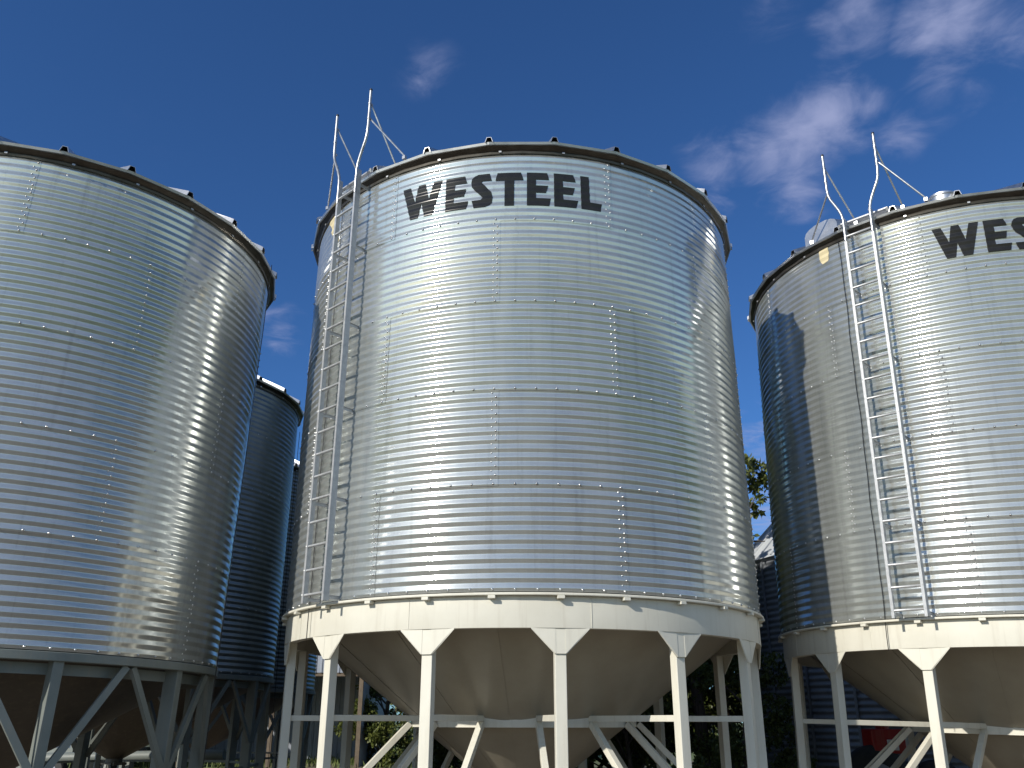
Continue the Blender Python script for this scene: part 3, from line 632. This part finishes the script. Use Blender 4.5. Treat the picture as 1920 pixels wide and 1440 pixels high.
# ------------------------------------------------------------------ wide storage bin behind the gap
gb = empty('storage_bin', (9.5, 21.5, .10)); tag(gb, 'wide storage bin on the ground, dark wall and pale steep roof, behind the right bin', 'grain bin')
M_OLD = mat('weathered_galvanised', metal=.5, build=b_zinc((.20, .22, .25), (.28, .30, .33), .55, .75, 3))
RG = 3.9; mb = MB(); mb.lathe([(RG+.016*math.cos(2*math.pi*i/8), -.05+.1285*i/8) for i in range(8*40+4)], 96); mb.build('wall', M_OLD, gb, 'all')
for i in range(24):
    mb = MB(); a = i*15+4; mb.box(P(a, RG+.035, 2.5), (.05, .03, 5.0), Matrix.Rotation(R(a), 3, 'Z')); mb.build('stiffener', M_OLD, gb)
M_PALE = paint('pale_roof_paint', (.50, .53, .55), .5); SG = math.tan(R(46)); mb = MB()
for i in range(28):
    a, b_ = i*360/28, (i+1)*360/28
    mb.add([P(a, RG+.13, 5.05), P(b_, RG+.13, 5.05), P(b_, .4, 5.05+(RG-.27)*SG), P(a, .4, 5.05+(RG-.27)*SG)], [(0, 1, 2, 3)])
    mb.add([P(a, RG+.13, 5.05), P(b_, RG+.13, 5.05), P(b_, RG+.01, 4.99), P(a, RG+.01, 4.99)], [(1, 0, 3, 2)])
mb.lathe([(.4, 5.05+(RG-.27)*SG), (.4, 5.2+(RG-.27)*SG), (.02, 5.45+(RG-.27)*SG)], 24)
gr = mb.build('roof', M_PALE, gb)
for i in range(28):
    mb = MB(); a = i*360/28; mb.bar(P(a, RG+.11, 5.09), P(a, .45, 5.09+(RG-.34)*SG), .05, .05); mb.build('roof_rib', M_PALE, gr)

# ------------------------------------------------------------------ open-fronted shed
def b_siding(n, b, t):
    tc = n.n('ShaderNodeTexCoord'); x = n.noise(tc.outputs['Object'], 1.4, 5, .6).outputs['Fac']; n.l(n.ramp(x, [(.3, (.27, .30, .35)), (.7, (.33, .36, .41))]), b.inputs['Base Color']); b.inputs['Roughness'].default_value = .45
M_SIDING = mat('pale_blue_siding', build=b_siding)
M_WOOD = mat('old_timber', build=b_zinc((.10, .075, .05), (.17, .13, .09), .7, .9, 5)); M_WOOD.node_tree.nodes['Principled BSDF'].inputs['Metallic'].default_value = 0
sh = empty('machine_shed', (-11, 39, 0)); tag(sh, 'open-fronted machine shed with pale blue ribbed siding over a black opening', 'shed')
def ribbed(mb, x0, x1, z0, z1, y, axis='x', st=.23):
    n = int((x1-x0)/st); pts = []
    for i in range(n):
        a = x0+i*st
        for dx, dy in ((0, 0), (st*.62, 0), (st*.70, -.03), (st*.92, -.03)): pts.append((a+dx, dy))
    pts.append((x1, 0)); o = len(mb.v)
    for p, d in pts:
        for z in (z0, z1): mb.v.append((p, y+d, z) if axis == 'x' else (y+d, p, z))
    for i in range(len(pts)-1): mb.f.append((o+2*i, o+2*i+2, o+2*i+3, o+2*i+1))
mb = MB(); ribbed(mb, -5.2, 5.2, 3.42, 5.6, -3); mb.build('front_siding', M_SIDING, sh)
mb = MB(); ribbed(mb, -5.2, 5.2, 0, 4.6, 5); mb.build('back_siding', M_SIDING, sh)
for x in (-5.2, 5.2):
    mb = MB(); ribbed(mb, -3, 5, 0, 4.9, x, 'y'); mb.build('side_siding', M_SIDING, sh)
mb = MB(); mb.add([(-5.5, -3.4, 5.72), (5.5, -3.4, 5.72), (5.5, 5.4, 4.62), (-5.5, 5.4, 4.62), (-5.5, -3.4, 5.64), (5.5, -3.4, 5.64), (5.5, 5.4, 4.54), (-5.5, 5.4, 4.54)], [(0, 1, 2, 3), (7, 6, 5, 4), (0, 4, 5, 1), (1, 5, 6, 2), (2, 6, 7, 3), (3, 7, 4, 0)]); mb.build('roof', M_ROOF, sh)
mb = MB(); mb.bar((-5.2, -2.9, 3.36), (5.2, -2.9, 3.36), .14, .14); mb.build('header_beam', M_WOOD, sh)
for x in (-5.1, -1.7, 1.7, 5.1):
    mb = MB(); mb.box((x, -2.9, 1.65), (.16, .16, 3.3)); mb.build('post', M_WOOD, sh)

# ------------------------------------------------------------------ farmyard things far off to the left
def wheel(parent, c, r, wd, axis=(0, 1, 0), m=None):
    a = Vector(axis); c = Vector(c); mb = MB()
    mb.tube([c-a*wd/2, c-a*wd*.42, c-a*wd*.3, c+a*wd*.3, c+a*wd*.42, c+a*wd/2], [r*.72, r*.95, r, r, r*.95, r*.72], 28); wl = mb.build('wheel', M_DARK, parent, 'a')
    mb = MB(); mb.tube([c-a*wd*.54, c+a*wd*.54], r*.52, 20); mb.build('rim', m or M_SIDING, wl, 'a')
M_WHITE = paint('white_paint', (.72, .71, .68)); M_BLUE = paint('blue_paint', (.03, .14, .36)); M_RED = paint('red_paint', (.38, .02, .015)); M_TAN = paint('tan_paint', (.50, .36, .24))
def trailer(x, y, rz, L, m, label):
    r = empty('flatbed_trailer', (x, y, 0), rz); tag(r, label, 'trailer', 'trailers parked in the farmyard')
    mb = MB(); mb.box((0, 0, .92), (L, 2.2, .12)); mb.bar((-L/2, 0, .8), (-L/2-1.4, 0, .55), .14, .14); mb.bar((-L/2, -.6, .8), (L/2, -.6, .8), .1, .18); mb.bar((-L/2, .6, .8), (L/2, .6, .8), .1, .18); mb.build('deck', M_WHITE if m is None else m, r)
    for ex, ez, eh in ((L/2-.05, 1.38, .8), (-L/2+.05, 1.48, 1.0)):
        mb = MB(); mb.box((ex, 0, ez), (.08, 2.2, eh)); mb.build('end_board', M_WHITE if m is None else m, r)
    for sx in (L*.12, L*.12+.95):
        for sy in (-.95, .95): wheel(r, (sx, sy, .38), .38, .25)
trailer(-16.5, 36, R(8), 5.6, M_WHITE, 'white flatbed trailer seen low between the left legs, nearer one')
trailer(-26.5, 58, R(-6), 7.5, M_WHITE, 'white flatbed trailer farther out in the sunlit yard')
trailer(-15.2, 50, R(12), 6.5, M_WHITE, 'white flatbed trailer at the far right of the three in the yard')
trailer(-12.9, 26.0, R(-20), 4.2, M_GREY, 'small grey trailer on the grass just behind the left hopper legs')
def drum(x, y, s, m, label):
    r = empty('storage_tank', (x, y, 0)); tag(r, label, 'tank')
    mb = MB(); mb.lathe([(0.01, .02), (.55*s, .02), (.58*s, .1*s), (.58*s, 1.1*s), (.5*s, 1.3*s), (.15*s, 1.42*s), (.15*s, 1.5*s), (.01, 1.5*s)], 28); mb.build('tank_shell', m, r, 'a')
    mb = MB(); mb.lathe([(.17*s, 1.46*s), (.17*s, 1.54*s), (.01, 1.55*s)], 16); mb.build('lid', M_DARK, r, 'a')
drum(-13.4, 31.2, .8, M_BLUE, 'small blue tank standing on the grass behind the left hopper legs')
drum(-19.6, 41.5, .95, M_BLUE, 'bigger blue tank beside the white trailer in the left yard')
drum(-22.4, 47.0, .9, M_WHITE, 'white plastic tank farther back in the left yard')
def barn(x, y, L, Wd, H, rise, m, label, rz=0):
    r = empty('farm_building', (x, y, 0), rz); tag(r, label, 'building')
    mb = MB(); mb.add([(-L/2, -Wd/2, 0), (L/2, -Wd/2, 0), (L/2, Wd/2, 0), (-L/2, Wd/2, 0), (-L/2, -Wd/2, H), (L/2, -Wd/2, H), (L/2, Wd/2, H), (-L/2, Wd/2, H), (-L/2, 0, H+rise), (L/2, 0, H+rise)], [(0, 1, 5, 4), (1, 2, 6, 9, 5), (2, 3, 7, 6), (3, 0, 4, 8, 7)]); mb.build('wall', m, r)
    mb = MB(); e = .4; k = rise/(Wd/2)
    for sy in (-1, 1): mb.add([(-L/2-e, sy*(Wd/2+e), H-e*k+.03), (L/2+e, sy*(Wd/2+e), H-e*k+.03), (L/2+e, 0, H+rise+.03), (-L/2-e, 0, H+rise+.03), (-L/2-e, sy*(Wd/2+e), H-e*k+.1), (L/2+e, sy*(Wd/2+e), H-e*k+.1), (L/2+e, 0, H+rise+.1), (-L/2-e, 0, H+rise+.1)], [(0, 1, 2, 3), (4, 5, 6, 7), (0, 1, 5, 4), (1, 2, 6, 5), (0, 3, 7, 4)])
    mb.build('roof', M_ROOF, r)
    mb = MB(); mb.box((-L*.18, -Wd/2-.03, 1.25), (2.8, .06, 2.5)); mb.build('door', M_BLUE if m is M_WHITE else M_WHITE, r)
    for q in (.12, .3):
        mb = MB(); mb.box((L*q, -Wd/2-.03, 1.5), (1.1, .06, .8)); mb.build('window', M_DARK, r)
barn(-37, 76, 16, 8, 2.5, 1.5, M_WHITE, 'low white farm building across the yard, seen under the left bins', R(5))
barn(-19, 82, 12, 7, 2.4, 1.4, M_TAN, 'tan farm building across the yard, right of the white one', R(-4))
# round bale stack of lumber on the yard
for k, (x, y, a, lb) in enumerate([(-10.6, 27.6, .2, 'wooden pallet leaning low behind the second left bin'), (-15.2, 28.0, -.3, 'wooden pallet on the gravel near the small blue tank')]):
    r = empty('wooden_pallet', (x, y, 0), a); tag(r, lb, 'pallet', 'wooden pallets on the yard')
    for q in range(7):
        mb = MB(); mb.box((0, -.5+q*.165, .14), (1.2, .10, .022)); mb.build('board', M_TAN, r)
    for q in (-.55, 0, .55):
        mb = MB(); mb.box((q, 0, .065), (.09, 1.1, .12)); mb.build('runner', M_TAN, r)

# low red and white machine between the right bin and the storage bin
mc = empty('auger_drive', (6.9, 17.25, 0)); tag(mc, 'low red and white machine on black tyres seen between the legs of the right bin', 'farm machine')
mb = MB(); mb.box((0, .1, .75), (1.9, .5, .12)); mb.bar((-.9, .1, .75), (-1.5, .1, .5), .1, .1); mb.build('frame', M_GREY, mc)
mb = MB(); mb.box((.0, .1, 1.32), (.62, .5, .42)); mb.tube([(.0, .1, 1.5), (.0, .1, 1.68)], .12, 14); mb.build('gearbox', M_RED, mc, bevel=.03)
mb = MB(); mb.box((.05, -.17, 1.26), (.2, .02, .18)); mb.build('guard', M_WHITE, mc, bevel=.005)
wheel(mc, (-.28, -.05, .63), .63, .22); wheel(mc, (.95, .25, .5), .5, .22)
# horizontal transfer auger running low behind the left bins
au = empty('transfer_auger', (-9, 22, 0)); tag(au, 'long dark steel tube running level behind the legs of the left bins', 'auger')
mb = MB(); mb.tube([(-13, -.7, .60), (2.6, -1.0, .95)], .11, 16); mb.build('tube', M_GREY, au, 'a')
for q in (-12, -6, 0):
    mb = MB(); z = .60+.35*(q+13)/15.6; mb.bar((q, -.7-.3*(q+13)/15.6-.3, -.05), (q, -.7-.3*(q+13)/15.6, z), .05, .05); mb.bar((q, -.7-.3*(q+13)/15.6+.3, -.05), (q, -.7-.3*(q+13)/15.6, z), .05, .05); mb.build('support', M_GREY, au)
